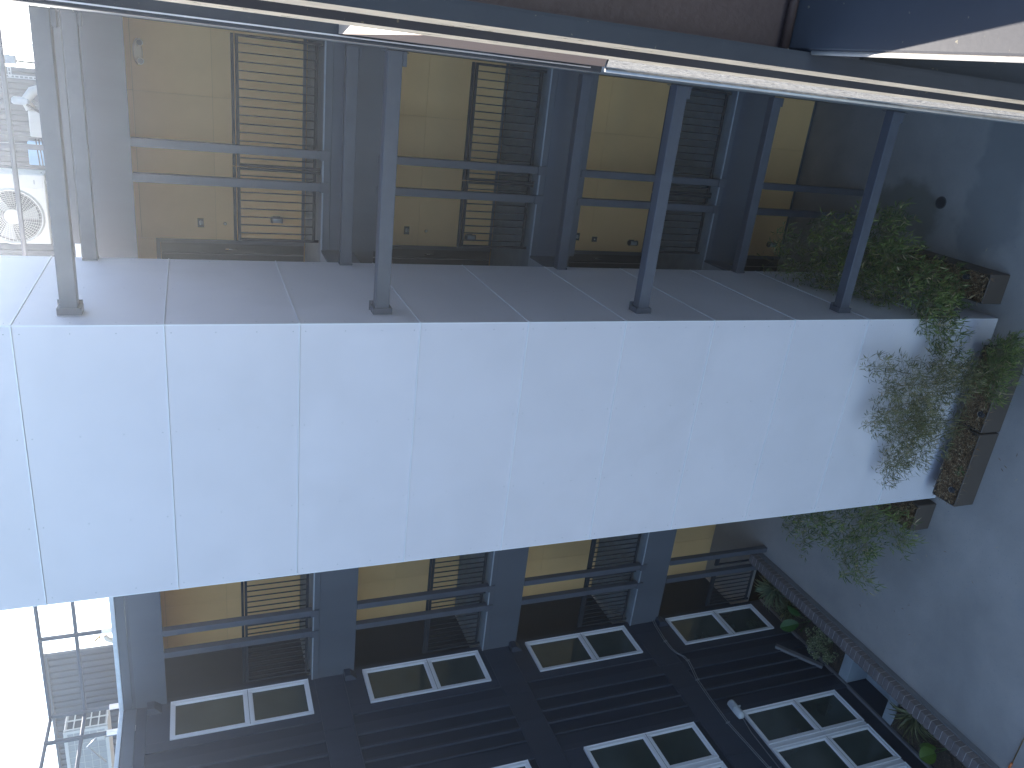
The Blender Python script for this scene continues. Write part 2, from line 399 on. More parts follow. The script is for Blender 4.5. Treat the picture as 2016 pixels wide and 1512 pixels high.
# ------------------------------------------------------------------ railings
RAILLAB = {}
def railing(xa, xb, zb, label, ends=(1, 1), brk=None, z_low=None):
    """black picket railing from xa to xb (xa<xb) standing on level zb"""
    Y = YF+.15
    t = thing('railing', ((xa+xb)/2, Y, zb), label, 'railing', 'dark metal picket railings on the walkways')
    segs = [(xa, xb)] if not brk else [(xa, brk-.008), (brk+.008, xb)]
    for s0, s1 in segs:
        box('top_rail', s0, s1, Y-.022, Y+.022, zb+1.062, zb+1.10, RAILM, t, .004)
        box('upper_rail', s0, s1, Y-.016, Y+.016, zb+1.01, zb+1.05, RAILM, t, .003)
        box('bottom_rail', s0, s1, Y-.016, Y+.016, zb+.06, zb+.10, RAILM, t, .003)
        for e in (s0, s1-.034):
            box('end_post', e, e+.034, Y-.0165, Y+.0165, zb+.012, zb+1.009, RAILM, t, .003)
        n = max(1, int(round((s1-s0)/.1013)))
        for k in range(1, n):
            x = s0 + (s1-s0)*k/n
            if s1-s0 > .3: link('baluster', boxmesh(.016, .016, .909, .001, RAILM), RAILM, t, (x, Y, zb+.555))
    return t
lv = ['top', 'second highest', 'third highest']
for i, zd in enumerate(DK):
    railing(-1.503, .05, zd, 'picket railing right of the twin posts on the %s walkway, tan wall behind it' % lv[i])
    railing(-2.46, -1.513, zd, 'short picket railing between the twin posts and the white tower on the %s walkway' % lv[i])
    railing(-8.665, -5.6, zd, 'picket railing left of the white tower on the %s walkway' % lv[i])
    railing(-9.86, -8.69, zd, 'picket railing in the far left corner of the %s walkway beside the dark cladding' % lv[i])
railing(-8.86, -8.60, G, 'narrow gate-like picket railing between twin posts at ground level, left corner')
railing(-9.86, -8.985, G, 'ground level picket railing in the left corner behind the strap-leaved plants')

# ------------------------------------------------------------------ signs, lamps, fittings on the tan wall
def text_mesh(s, size, depth=.0015):
    cu = bpy.data.curves.new('t', 'FONT'); cu.body = s; cu.size = size; cu.extrude = depth; cu.align_x = 'CENTER'; cu.align_y = 'CENTER'
    o = bpy.data.objects.new('t', cu); COL.objects.link(o)
    dg = bpy.context.evaluated_depsgraph_get(); me = bpy.data.meshes.new_from_object(o.evaluated_get(dg))
    bpy.data.objects.remove(o); return me
for z, s, lb in ((-.09, '405', 'highest'), (-3.165, '305', 'middle'), (-6.21, '205', 'lowest')):
    t = thing('number_sign', (-2.555, YW-.008, z), 'small dark unit number plate beside the door, %s of the three on the tan wall' % lb, 'sign', 'unit number plates')
    box('plate', -2.62, -2.49, YW-.008, YW-.001, z-.043, z+.043, SIGN, t, .002)
    link('lettering', text_mesh(s, .046), SIGNT, t, (-2.555, YW-.0095, z+.004), (math.radians(90), 0, 0))
    link('braille_line', boxmesh(.05, .001, .004, 0, SIGNT), SIGNT, t, (-2.555, YW-.009, z-.028))
for z, lb in ((-.425, 'top'), (-3.485, 'second highest')):
    t = thing('door_bell', (-2.555, YW, z), 'round shiny push button on the tan wall of the %s walkway' % lb, 'bell', 'round push buttons')
    cyl('ring', (-2.555, YW-.001, z), (-2.555, YW-.012, z), .026, CHROME, t, 20, .85)
    cyl('button', (-2.555, YW-.012, z), (-2.555, YW-.022, z), .012, EMW, t, 14, .8)
t = thing('switch_plate', (-2.59, YW, -6.55), 'square dark plate with a small pale button under the lowest number sign', 'switch')
box('plate', -2.635, -2.545, YW-.01, YW-.001, -6.60, -6.50, LAMP, t, .003)
cyl('button', (-2.59, YW-.01, -6.55), (-2.59, YW-.02, -6.55), .012, EMW, t, 12)
def lantern(x, z, label):
    t = thing('wall_lamp', (x, YW, z), label, 'lamp', 'small cylindrical wall lamps by the doors')
    box('back_plate', x-.045, x+.045, YW-.016, YW-.001, z-.06, z+.05, LAMP, t, .004)
    cyl('lens', (x, YW-.075, z-.07), (x, YW-.075, z+.06), .040, LENS, t, 16)
    cyl('cap', (x, YW-.075, z+.06), (x, YW-.075, z+.085), .052, LAMP, t, 16, .8)
    cyl('base_ring', (x, YW-.075, z-.088), (x, YW-.075, z-.07), .048, LAMP, t, 16)
    q = MB()
    for k in range(4):
        an = math.pi/4+k*math.pi/2; cx, cy = x+.047*math.cos(an), YW-.075+.047*math.sin(an)
        q.tube([(cx, cy, z-.07), (cx, cy, z+.06)], .0035, 5)
    q.build('cage', LAMP, t)
    cyl('arm', (x, YW-.016, z+.03), (x, YW-.045, z+.05), .010, LAMP, t, 8)
lantern(-2.46, -1.15, 'caged wall lamp low on the tan wall behind the top walkway railing')
lantern(-2.62, -4.22, 'caged wall lamp behind the second highest walkway railing')
lantern(-2.62, -7.29, 'caged wall lamp beside the door of the third highest walkway')
lantern(-2.56, -10.35+.0, 'dark wall lamp near the ground behind the big bamboo')
t = thing('emergency_light', (-.31, YW, .61), 'white oval emergency light with two lamp heads high on the tan wall', 'light')
q = MB(); nseg = 24
ring = [( -.31+.165*math.cos(2*math.pi*k/nseg), .615+.062*math.sin(2*math.pi*k/nseg)) for k in range(nseg)]
for k in range(nseg):
    (xa, za), (xb, zb_) = ring[k], ring[(k+1) % nseg]
    q.quad((xa, YW-.001, za), (xb, YW-.001, zb_), (-.31+(xb+.31)*.85, YW-.06, .615+(zb_-.615)*.8), (-.31+(xa+.31)*.85, YW-.06, .615+(za-.615)*.8))
q.quad(*[(-.31+(x+.31)*.85, YW-.06, .615+(z-.615)*.8) for x, z in ring][::-1])
q.build('housing', EMW, t)
for dx in (-.105, .105):
    h = cyl('lamp_head', (-.31+dx, YW-.05, .60), (-.31+dx*1.08, YW-.105, .585), .042, EMW, t, 16, 1.1)
    cyl('reflector', (-.31+dx*1.08, YW-.105, .585), (-.31+dx*1.085, YW-.108, .584), .036, GALV, h, 16)

# ================================================================== LEFT CLAD BUILDING
XL = -9.90
lb = thing('clad_building', (-11, 7, G), 'dark clad apartment building with white framed windows along the left side', 'building')
YE = 2.0
box('wall', XL-.35, XL-.035, YE, 10.82, G-1.0, 1.10, CLAD, lb, 0)
belts = [(-1.615, -2.09), (-4.665, -5.135), (-7.72, -8.19)]
# horizontal belt boards, split like the photo
ysplit = [10.82, 10.44, 9.52, 8.92, 7.4, 5.5, 3.6, YE]
for (zt, zb) in belts:
    for i in range(len(ysplit)-1):
        box('belt_board', XL-.034, XL + (.004 if i % 2 else 0), ysplit[i+1]+.003, ysplit[i]-.003, zb, zt, CLAD2, lb, .002)
    box('belt_lip', XL-.034, XL+.014, YE, 10.82, zb-.012, zb-.001, CLAD2, lb, .002)
zr = [(.95, -1.614), (-2.103, -4.664), (-5.148, -7.719), (-8.203, -10.98)]
WA = [(.62, -1.515), (-2.433, -4.55), (-5.49, -7.605), (-8.56, -10.675)]
def battens(ya, yb, zt, zb, m=CLAD2):
    n = int(round((yb-ya)/.262))
    for k in range(n+1):
        y = ya+(yb-ya)*k/n
        box('batten', XL-.034, XL+.012, max(ya, y-.024), min(yb, y+.024), zb, zt, m, lb, .006)
for (zt, zb), (wt, wbm) in zip(zr, WA):
    box('trim_board', XL-.034, XL-.001, 10.735, 10.819, zb, zt, CLAD2, lb, .002)
    box('trim_board', XL-.034, XL-.001, 9.76, 9.925, zb, zt, CLAD2, lb, .002)
    box('trim_board', XL-.034, XL-.001, 9.36, 9.55, zb, zt, CLAD2, lb, .002)
    box('trim_board', XL-.034, XL-.001, 9.925, 10.735, wt+.012, zt, CLAD2, lb, .002)
    if wbm-.012 > zb: box('trim_board', XL-.034, XL-.001, 9.925, 10.735, zb, wbm-.01, CLAD2, lb, .002)
    battens(8.53, 9.35, zt, zb)
    box('flat_panel', XL-.034, XL-.008, 8.29, 8.505, zb, zt, CLAD, lb, .002)
    box('trim_board', XL-.034, XL+.003, 8.19, 8.285, zb, zt, CLAD2, lb, .002)
    box('trim_board', XL-.034, XL-.001, 5.62, 8.19, wt+.012, zt, CLAD2, lb, .002)
    battens(YE+.2, 5.60, zt, zb)
# grade board low down and the parapet
box('base_board', XL-.034, XL+.012, YE, 10.82, -11.04, -10.985, GLAZE, lb, .002)
box('head_board', XL-.034, XL-.001, YE, 10.69, .953, 1.105, CLAD2, lb, .002)
box('parapet_fascia', XL-.02, XL+.012, YE, 10.695, 1.11, 1.288, CHARB, lb, .002)
box('parapet_cap', XL-.24, XL+.03, YE, 10.678, 1.29, 1.352, CAP, lb, .003)
box('roof_slab', -20, XL-.24, YE, 10.69, .8, 1.05, CHAR, lb, 0)
# scupper boxes at the belts, right of window column
for zc in (.87, -2.19, -5.24, -8.40):
    q = MB(); y0, y1 = 10.52, 10.735; x = XL
    q.v = [(x-.001, y0, zc-.13), (x-.001, y1, zc-.13), (x-.001, y1, zc+.08), (x-.001, y0, zc+.08),
           (x+.10, y0+.02, zc-.02), (x+.10, y1-.02, zc-.02), (x+.10, y1-.02, zc+.08), (x+.10, y0+.02, zc+.08)]
    q.t = [0]*8; q.f = [(0,3,2,1),(4,5,6,7),(0,1,5,4),(3,7,6,2),(0,4,7,3),(1,2,6,5)]
    q.build('vent_hood', CLAD2, lb)
# windows
def window(y0, y1, zt, zb, split=.543):
    """tall white vinyl window, two lights one over the other"""
    F = .062; Xf = XL+.012
    zm = zt-(zt-zb)*split
    q = MB()
    q.box(Xf-.05, Xf, y0, y0+F, zb, zt); q.box(Xf-.05, Xf, y1-F, y1, zb, zt)
    q.box(Xf-.05, Xf, y0+F, y1-F, zt-F, zt); q.box(Xf-.05, Xf, y0+F, y1-F, zb, zb+F)
    q.box(Xf-.05, Xf, y0+F, y1-F, zm-F, zm+F)
    o = q.build('window', VINYL, lb)
    b = o.modifiers.new('bevel', 'BEVEL'); b.width = .004; b.segments = 1; b.limit_method = 'ANGLE'
    # dark strip painted as the thin shadow line on the meeting rail
    me = MB(); me.box(Xf, Xf+.0006, y0+.002, y1-.002, zm-.0035, zm+.0035); me.build('meeting_shadow', GASK, o)
    e = MB(); e.box(Xf, Xf+.010, y0, y1, zt-.014, zt-.002); e.box(Xf, Xf+.012, y0, y1, zb+.002, zb+.016)
    e.box(Xf, Xf+.009, y0+.001, y0+.010, zb+.017, zt-.015); e.box(Xf, Xf+.009, y1-.010, y1-.001, zb+.017, zt-.015); e.build('rim', VINYL, o)
    for (za, zc_) in ((zm+F, zt-F), (zb+F, zm-F)):
        box('pane', Xf-.036, Xf-.030, y0+F-.004, y1-F+.004, za-.004, zc_+.004, GLASS, o, 0)
        s = MB(); g = .012
        for A in ((y0+F, y0+F+g, za, zc_), (y1-F-g, y1-F, za, zc_), (y0+F+g, y1-F-g, za, za+g), (y0+F+g, y1-F-g, zc_-g, zc_)):
            s.box(Xf-.029, Xf-.012, *A)
        s.build('sash', VINYL, o)
    return o
for (zt, zb) in WA: window(9.935, 10.71, zt, zb)
for k, (zt, zb) in enumerate(WA):
    for (ya, yb) in ((7.415, 8.17), (6.575, 7.33), (5.735, 6.49)):
        window(ya, yb, zt-.01, zb+.02)
    box('mullion_post', XL-.034, XL+.006, 7.333, 7.412, zb+.02, zt-.01, VINYL, lb, .003)
    box('mullion_post', XL-.034, XL+.006, 6.493, 6.572, zb+.02, zt-.01, VINYL, lb, .003)
# slanted flashing near the ground
q = MB(); P0 = Vector((XL+.0, 9.42, -10.285)); P1 = Vector((XL+.0, 8.70, -10.83)); dn = Vector((0, .055, -.075))
for a_, b_ in ((P0, P1),):
    f0 = Vector((.055, 0, 0)); q.v = [tuple(v) for v in (a_, b_, b_+dn, a_+dn, a_+f0, b_+f0, b_+dn+f0, a_+dn+f0)]
q.t = [0]*8; q.f = [(0,1,2,3),(4,7,6,5),(0,4,5,1),(3,2,6,7),(0,3,7,4),(1,5,6,2)]
q.build('slanted_flashing', GLAZE, lb)

# conduits and lamp on the dark wall
ct = thing('conduit', (XL+.03, 9, -8.25), 'pair of thin grey electrical conduits snaking along the dark cladding between floors', 'conduit')
path = [(10.95, -8.315), (10.55, -8.22), (10.1, -8.17), (9.87, -8.175), (9.75, -8.21), (9.63, -8.29), (9.49, -8.31), (9.3, -8.27), (9.03, -8.20), (8.6, -8.165), (8.0, -8.145), (7.4, -8.20), (6.6, -8.27), (5.6, -8.29), (3, -8.3)]
for off in (0, .035):
    q = MB(); q.tube([(XL+.028, y-off*.4, z-off) for y, z in path], .0075, 7); q.build('pipe', GALV, ct, True)
for y, z in ((10.1, -8.187), (9.03, -8.217), (8.0, -8.16), (7.0, -8.255), (9.52, -8.325)): box('clip', XL+.006, XL+.04, y-.008, y+.008, z-.045, z+.03, GALV, ct, .002)
q = MB(); q.tube([(XL+.02, 8.08, -8.50), (XL+.02, 7.7, -8.44), (XL+.02, 6.5, -8.42), (XL+.02, 3, -8.42)], .008, 7); q.build('branch_pipe', GALV, ct, True)
wl = thing('bulkhead_lamp', (XL, 8.2, -8.47), 'grey rounded bulkhead lamp on the dark wall above the ground floor window', 'lamp')
q = MB(); n1, n2 = 20, 8                     # capsule shaped body
for i in range(n2+1):
    ph = math.pi/2*i/n2
    for k in range(n1):
        th = 2*math.pi*k/n1; cx = math.cos(th); sx = math.sin(th)
        ex = .125 if cx > 0 else -.125
        q.v.append((XL+.03+.10*math.sin(ph), 8.2+ex*(1 if abs(cx) > 1e-6 else 0)*1+ .075*cx*math.cos(ph), -8.47+.075*sx*math.cos(ph))); q.t.append(0)
for i in range(n2):
    for k in range(n1): q.f.append((i*n1+k, i*n1+(k+1) % n1, (i+1)*n1+(k+1) % n1, (i+1)*n1+k))
q.build('lens', LENS, wl, True)
q = MB(); q.tube([(XL+.002, 8.0, -8.47), (XL+.002, 8.4, -8.47)], .02, 8)
box('back_box', XL+.001, XL+.035, 8.02, 8.38, -8.53, -8.42, LAMPG, wl, .008)
box('band', XL+.03, XL+.128, 8.192, 8.208, -8.55, -8.39, LAMPG, wl, .003)

# ================================================================== BRICK EDGED PLANTING BED
bw = thing('brick_planter_wall', (-8.76, 8, G), 'low dark brick edging wall of the planting bed along the dark building', 'planter wall')
YB0 = 2.6; YB1 = 10.83
box('base_course', -8.845, -8.655, YB0, YB1, G, -10.56, GLAZE, bw, .004)
box('mortar_bed', -8.835, -8.665, YB0, YB1, -10.56, -10.425, MORT, bw, 0)
box('inner_retaining_wall', -8.84, -8.70, 2.0, YB1, -11.6, -10.562, CONC2, bw, .003)
box('outer_ledge', -8.655, -8.635, YB0, YB1, -10.575, -10.555, GLAZE, bw, .002)
n = int((YB1-YB0)/.1075)
for k in range(n):
    y = YB1-.055-k*.1075
    o = link('brick', boxmesh(.205, .0945, .145, .005, BRICK), BRICK, bw, (-8.755+random.uniform(-.002, .002), y+random.uniform(-.001, .001), -10.485+random.uniform(-.002, .002)))
for ya, yb, lab in ((8.5, 10.83, 'far'), (2.0, 7.2, 'near')):
    q = MB(); nx, ny = 8, int((yb-ya)/.12); rnd = {}
    def hz(i, j): return rnd.setdefault((i, j), -11.07+random.uniform(-.02, .02))
    for i in range(nx):
        for j in range(ny):
            xa, xb = -9.9+1.05*i/nx, -9.9+1.05*(i+1)/nx; y0, y1 = ya+(yb-ya)*j/ny, ya+(yb-ya)*(j+1)/ny
            q.quad((xa, y0, hz(i, j)), (xb, y0, hz(i+1, j)), (xb, y1, hz(i+1, j+1)), (xa, y1, hz(i, j+1)))
    props(q.build('soil', SOIL), kind='structure')
wl2 = thing('light_well', (-9.4, 7.85, -11.6), 'pale concrete light well sunk in the planting bed under the ground floor window', 'light well')
box('far_wall', -9.93, -8.842, 8.29, 8.497, -11.6, -11.05, CONC2, wl2, .006)
box('near_wall', -9.93, -8.842, 7.20, 7.40, -11.6, -11.05, CONC2, wl2, .006)
box('floor', -9.93, -8.842, 7.40, 8.29, -11.7, -11.55, CONC2, wl2, 0)

# ================================================================== FOLIAGE
def leaf(mb, p, d, L, W, tone, droop=.35, n=None, seg=3, fold=.25):
    """lance shaped leaf with a folded midrib"""
    d = d.normalized(); side = d.cross(Vector((0, 0, 1)))
    if side.length < .1: side = Vector((1, 0, 0))
    side.normalize(); rot = Matrix.Rotation(random.uniform(-1.2, 1.2), 3, d); side = rot @ side
    nrm = side.cross(d).normalized(); prof = {2: (.0, 1., 0.), 3: (.25, 1., .75, 0), 5: (.3, .85, 1., .8, .45, 0)}[seg]
    pts = []
    for k in range(seg+1):
        t = k/seg; q = p + d*L*t + Vector((0, 0, -droop*L*t*t)); ww = W*.5*prof[k]
        pts.append((q-side*ww+nrm*ww*fold, q, q+side*ww+nrm*ww*fold))
    for k in range(seg):
        a0, b0, c0 = pts[k]; a1, b1, c1 = pts[k+1]
        if k == seg-1: mb.quad(a0, b0, b1, tone=tone); mb.quad(b0, c0, b1, tone=tone)
        else: mb.quad(a0, b0, b1, a1, tone=tone); mb.quad(b0, c0, c1, b1, tone=tone)

def bamboo(base, culms, label, m, clusters, spread=.22, L=.110, W=.0150, tdry=.08, bare=.25, cm=.6):
    """culms: list of (tip, bend) ; leaves sit in small fans at the ends of side twigs"""
    t = thing('bamboo', base, label, 'bamboo', 'bamboo growing in the planters')
    B = Vector(base); cu = MB(); fo = MB(); curves = []
    for tip, bend in culms:
        tip = Vector(tip); root = B + Vector((random.uniform(-.12, .12), random.uniform(-.12, .12), 0))
        mid = root*.5+tip*.5 + Vector((0, 0, bend)); pts = []
        for k in range(13):
            s = k/12; pts.append(root*(1-s)**2 + mid*2*s*(1-s) + tip*s*s + Vector((random.uniform(-.006, .006),)*3))
        cu.tube(pts, .0065, 5, .25); curves.append(pts)
    for _ in range(clusters):
        pts = random.choice(curves); s = bare+(1-bare)*random.random()**.8; k = s*12; i = min(11, int(k)); p0 = pts[i].lerp(pts[i+1], k-i)
        an = random.uniform(0, 2*math.pi); rr = spread*random.uniform(.25, 1.)*(.6+.6*math.sin(math.pi*min(1, s)))
        e = p0 + Vector((math.cos(an)*rr, math.sin(an)*rr, random.uniform(-.45, .5)*rr))
        cu.tube([p0, p0.lerp(e, .5)+Vector((0, 0, .02)), e], .0018, 3, .5, close=False)
        out = (e-p0).normalized(); tn = random.uniform(.0, .75)**1.2
        for q in range(random.randint(3, 6)):
            dd = out*.55 + Vector((random.uniform(-1, 1), random.uniform(-1, 1), random.uniform(-1.0, .7)))
            tone = 1. if random.random() < tdry else max(0, min(.8, tn+random.uniform(-.15, .15)))
            leaf(fo, e+dd*random.uniform(0, .02), dd, L*random.uniform(.65, 1.2), W*random.uniform(.8, 1.15), tone, random.uniform(.1, .6), seg=2)
    cu.build('stem', CULM, t); fo.build('foliage', m, t)
    return t
def litter(name, x0, x1, y0, y1, z, n, m, L=.10, parent=None, rise=.5):
    q = MB()
    for _ in range(n):
        p = Vector((random.uniform(x0, x1), random.uniform(y0, y1), z+random.uniform(-.005, .03)))
        leaf(q, p, Vector((random.uniform(-1, 1), random.uniform(-1, 1), random.uniform(.0, rise*2))), L*random.uniform(.5, 1.3), .008*random.uniform(.7, 1.3), random.random(), .5, seg=2)
    return props(q.build(name, m, parent), kind='stuff')
PZ = -10.31
def planter(x0, x1, y0, y1, label):
    t = thing('planter_box', ((x0+x1)/2, (y0+y1)/2, G), label, 'planter', 'long dark bronze planter boxes')
    e = .018; 
    bm = bmesh.new()
    # tapered rounded tub made of four plates with a rolled rim
    o = box('front_side', x0, x1, y0, y0+e, G+.002, PZ, PLANT, t, .008)
    box('back_side', x0, x1, y1-e, y1, G+.002, PZ, PLANT, t, .008)
    box('end_side', x0, x0+e, y0+e, y1-e, G+.002, PZ-.001, PLANT, t, .006)
    box('end_side', x1-e, x1, y0+e, y1-e, G+.002, PZ-.001, PLANT, t, .006)
    bm.free()
    q = MB(); nx, ny = max(2, int((x1-x0)/.08)), max(2, int((y1-y0)/.08)); rnd = {}
    def hz(i, j): return rnd.setdefault((i, j), PZ-.05+random.uniform(-.015, .02))
    for i in range(nx):
        for j in range(ny):
            xa, xb = x0+e+(x1-x0-2*e)*i/nx, x0+e+(x1-x0-2*e)*(i+1)/nx; ya, yb = y0+e+(y1-y0-2*e)*j/ny, y0+e+(y1-y0-2*e)*(j+1)/ny
            q.quad((xa, ya, hz(i, j)), (xb, ya, hz(i+1, j)), (xb, yb, hz(i+1, j+1)), (xa, yb, hz(i, j+1)))
    props(q.build('soil_fill', SOIL, t), kind='stuff')
    litter('dry_grass', x0+.03, x1-.03, y0+.03, y1-.03, PZ-.03, int(2200*(x1-x0)*(y1-y0)/.45), DRY, .10, t)
    return t
planter(-2.325, -1.895, 7.62, 9.35, 'dark bronze planter box at the right side of the white tower holding dense bamboo')
planter(-4.045, -2.85, 6.975, 7.385, 'right one of the two end-to-end planter boxes in front of the white tower')
planter(-5.255, -4.07, 6.975, 7.385, 'left one of the two end-to-end planter boxes in front of the white tower')
planter(-6.02, -5.56, 7.52, 9.2, 'dark bronze planter box behind the left corner of the white tower')
# bamboo plants
bamboo((-2.12, 9.0, PZ-.05), [((-2.2, 9.35, -7.95), .1), ((-2.42, 9.25, -8.2), .1), ((-1.55, 8.9, -8.25), .3), ((-1.35, 8.6, -8.55), .6), ((-1.9, 9.5, -8.1), .3), ((-1.75, 9.1, -8.4), .2), ((-2.3, 9.0, -8.5), .2)],
       'tall dense green bamboo at the far end of the planter right of the tower', BAMB, 720, .34)
bamboo((-2.12, 8.45, PZ-.05), [((-2.3, 8.5, -8.75), .3), ((-1.45, 8.6, -9.15), .8), ((-1.25, 8.75, -9.6), 1.2), ((-2.4, 8.2, -8.8), .2), ((-1.8, 8.2, -8.9), .3), ((-2.35, 8.7, -8.5), .2)],
       'middle clump of green bamboo in the planter right of the tower, leaning outward', BAMB, 640, .32)
bamboo((-2.12, 7.95, PZ-.05), [((-2.55, 7.35, -9.05), .4), ((-2.75, 7.25, -9.35), .6), ((-2.3, 7.5, -9.1), .3), ((-1.95, 7.9, -9.2), .3), ((-2.9, 7.15, -9.55), .7), ((-2.2, 7.7, -8.9), .3)],
       'front clump of bamboo in the right planter with sprays reaching across the white panels', BAMB, 480, .26)
bamboo((-3.35, 7.2, PZ-.05), [((-3.05, 7.25, -8.15), .1), ((-3.3, 7.1, -8.35), .2), ((-2.9, 7.1, -9.2), .5), ((-3.7, 7.2, -8.45), .1), ((-3.5, 7.0, -8.9), .3), ((-3.1, 6.9, -9.6), .5)],
       'feathery half dry bamboo against the white panels in the right front planter', BAMD, 680, .25, .100, .0110, .10)
bamboo((-4.05, 7.25, PZ-.05), [((-3.85, 7.2, -8.40), .1), ((-4.1, 7.15, -8.75), .2), ((-4.55, 7.2, -9.0), .3), ((-3.75, 7.1, -9.0), .3), ((-4.8, 7.25, -9.05), .4)],
       'thin dry bamboo above the joint between the two front planters', BAMD, 680, .25, .100, .0110, .10)
bamboo((-2.95, 7.0, PZ-.05), [((-2.75, 6.85, -10.0), .3), ((-3.1, 6.8, -9.95), .3), ((-3.4, 6.8, -10.05), .3), ((-2.7, 6.9, -10.2), .3)],
       'low bushy bamboo spilling over the right end of the front planter', BAMB, 380, .24, .105, .013)
bamboo((-5.8, 7.75, PZ-.05), [((-6.1, 8.2, -9.0), .3), ((-6.9, 7.9, -9.7), .9), ((-6.6, 8.3, -9.4), .6), ((-5.6, 7.6, -9.35), .3), ((-7.1, 7.7, -10.1), 1.2), ((-6.3, 7.6, -9.6), .6), ((-6.0, 7.2, -9.9), .5)],
       'green bamboo leaning out over the courtyard from behind the left corner of the tower', BAMB, 520, .30)
bamboo((-5.75, 8.6, PZ-.05), [((-6.2, 8.9, -8.9), .3), ((-6.7, 8.9, -9.2), .6), ((-5.9, 8.7, -8.9), .2), ((-6.9, 8.6, -9.4), .8)],
       'bamboo clump farther back in the planter behind the left corner of the tower', BAMB, 330, .28)
# small weeds and uplights in the front planters
def weed(x, y, label):
    t = thing('weed', (x, y, PZ-.03), label, 'weed', 'pale green weeds in the front planters')
    q = MB()
    for k in range(16):
        an = k*2.4; leaf(q, Vector((x, y, PZ-.03)), Vector((math.cos(an), math.sin(an), .5+.3*random.random())), .13, .022, random.random(), .5, seg=3)
    q.build('foliage', WEED, t)
weed(-3.5, 7.05, 'pale green rosette weed in the right front planter')
weed(-4.72, 7.1, 'pale green rosette weed in the left front planter')
def uplight(x, y, label):
    t = thing('uplight', (x, y, PZ-.06), label, 'spotlight', 'round uplights set in the planters')
    cyl('can', (x, y, PZ-.08), (x, y, PZ+.035), .04, GASK, t, 20)
    q = MB(); n = 20
    for k in range(n):
        a0, a1 = 2*math.pi*k/n, 2*math.pi*(k+1)/n
        q.quad(*[(x+rr*math.cos(an), y+rr*math.sin(an), zz) for rr, an, zz in ((.041, a0, PZ+.036), (.041, a1, PZ+.036), (.032, a1, PZ+.030), (.032, a0, PZ+.030))])
    q.build('rim', EMW, t)
    box('glare_shield', x-.03, x+.03, y-.048, y-.042, PZ, PZ+.05, GASK, t, .002)
uplight(-3.78, 7.06, 'round black uplight in the soil of the right front planter')
uplight(-5.02, 7.09, 'round black uplight near the left end of the left front planter')
uplight(-2.02, 7.98, 'round black uplight in the planter right of the tower')

# plants of the brick bed
def strap(x, y, z, n, L, m, label, W=.030, up=1.5):
    t = thing('strap_plant', (x, y, z), label, 'plant')
    mesh = []
    for k in range(6):
        q = MB(); leaf(q, Vector((0, 0, 0)), Vector((1, 0, up*random.uniform(.7, 1.4))), L*random.uniform(.6, 1.05), W, (k/6)*.8, random.uniform(.45, .85), seg=5)
        me = bpy.data.meshes.new('blade'); me.from_pydata([tuple(v) for v in q.v], [], q.f)
        at = me.attributes.new('tone', 'FLOAT', 'POINT'); at.data.foreach_set('value', [min(1, v+.0) for v in q.t]); me.materials.append(m); mesh.append(me)
    for k in range(n):
        link('leaf', mesh[k % 6], m, t, (x+random.uniform(-.05, .05), y+random.uniform(-.05, .05), z), (random.uniform(-.3, .3), random.uniform(-.35, .25), random.uniform(0, 6.28)))
    return t
strap(-9.35, 10.42, -11.06, 130, 1.0, FLAX, 'blue green strap-leaved plant in the far corner of the brick bed')
strap(-9.50, 9.98, -11.06, 110, .85, FLAX2, 'olive strap-leaved plant in front of the farthest one, beside the ground floor window')
strap(-9.27, 6.82, -11.06, 130, .85, FLAX2, 'olive strap-leaved plant just nearer than the concrete light well', up=1.1)
def broad(x, y, z, leaves, m, label):
    t = thing('broad_leaf_plant', (x, y, z), label, 'plant')
    for (dx, dy, dz, L, W) in leaves:
        q = MB(); d = Vector((dx, dy, dz)); st0 = Vector((x, y, z)); base = st0+d*.35
        side = d.cross(Vector((0, 0, 1))).normalized(); nrm = side.cross(d.normalized()); N = 10
        rows = []
        for k in range(N+1):
            s = k/N; ww = W*.5*math.sin(math.pi*min(1, s*.96+.04))**.7; p = base+d.normalized()*L*s+Vector((0, 0, -.25*L*s*s))
            rows.append([p+side*ww*jj+nrm*abs(jj)*ww*.28 for jj in (-1, -.5, 0, .5, 1)])
        for k in range(N):
            for jj in range(4):
                q.quad(rows[k][jj], rows[k][jj+1], rows[k+1][jj+1], rows[k+1][jj], tone=random.uniform(.2, .7))
        o = q.build('leaf', m, t, True)
        s2 = MB(); s2.tube([st0, st0.lerp(base, .6)+Vector((0, 0, .03)), base, (rows[5][2]+rows[6][2])/2+nrm*.002, rows[-1][2]], .006, 5, .3); s2.build('midrib', WEED, o)
broad(-9.40, 9.45, -11.05, [(-.25, .22, .62, .46, .24), (.12, .45, .4, .34, .16), (-.1, -.2, .5, .25, .12)], BIGL, 'broad glossy green leaf plant between the strap plants and the variegated shrub')
broad(-9.35, 6.15, -11.05, [(-.18, .1, .72, .36, .27), (-.3, .4, .3, .3, .16)], BIGL2, 'broad pale green leaf plant in the near end of the brick bed')
sh = thing('variegated_shrub', (-9.42, 8.85, -11.06), 'cream and green variegated shrub beside the concrete light well', 'shrub')
q = MB(); sm = MB()
for k in range(48):
    an = random.uniform(0, 6.28); rr = random.uniform(.03, .36); cx, cy = -9.42+rr*math.cos(an)*.9, 8.84+rr*math.sin(an)*1.05; cz = -11.06+random.uniform(.2, .42)
    sm.tube([(-9.42, 8.84, -11.06), ((cx-9.42)/2, (cy+8.84)/2, (cz-11.06)/2+.03), (cx, cy, cz)], .004, 4, .5)
    for j in range(34):
        v = Vector((random.gauss(0, 1), random.gauss(0, 1), random.gauss(0, .7)+.5)).normalized()
        leaf(q, Vector((cx, cy, cz))+v*.035, v+Vector((0, 0, .3)), .040, .022, random.random(), .3, seg=2)
sm.build('branch', CULM, sh); q.build('foliage', VAR, sh)
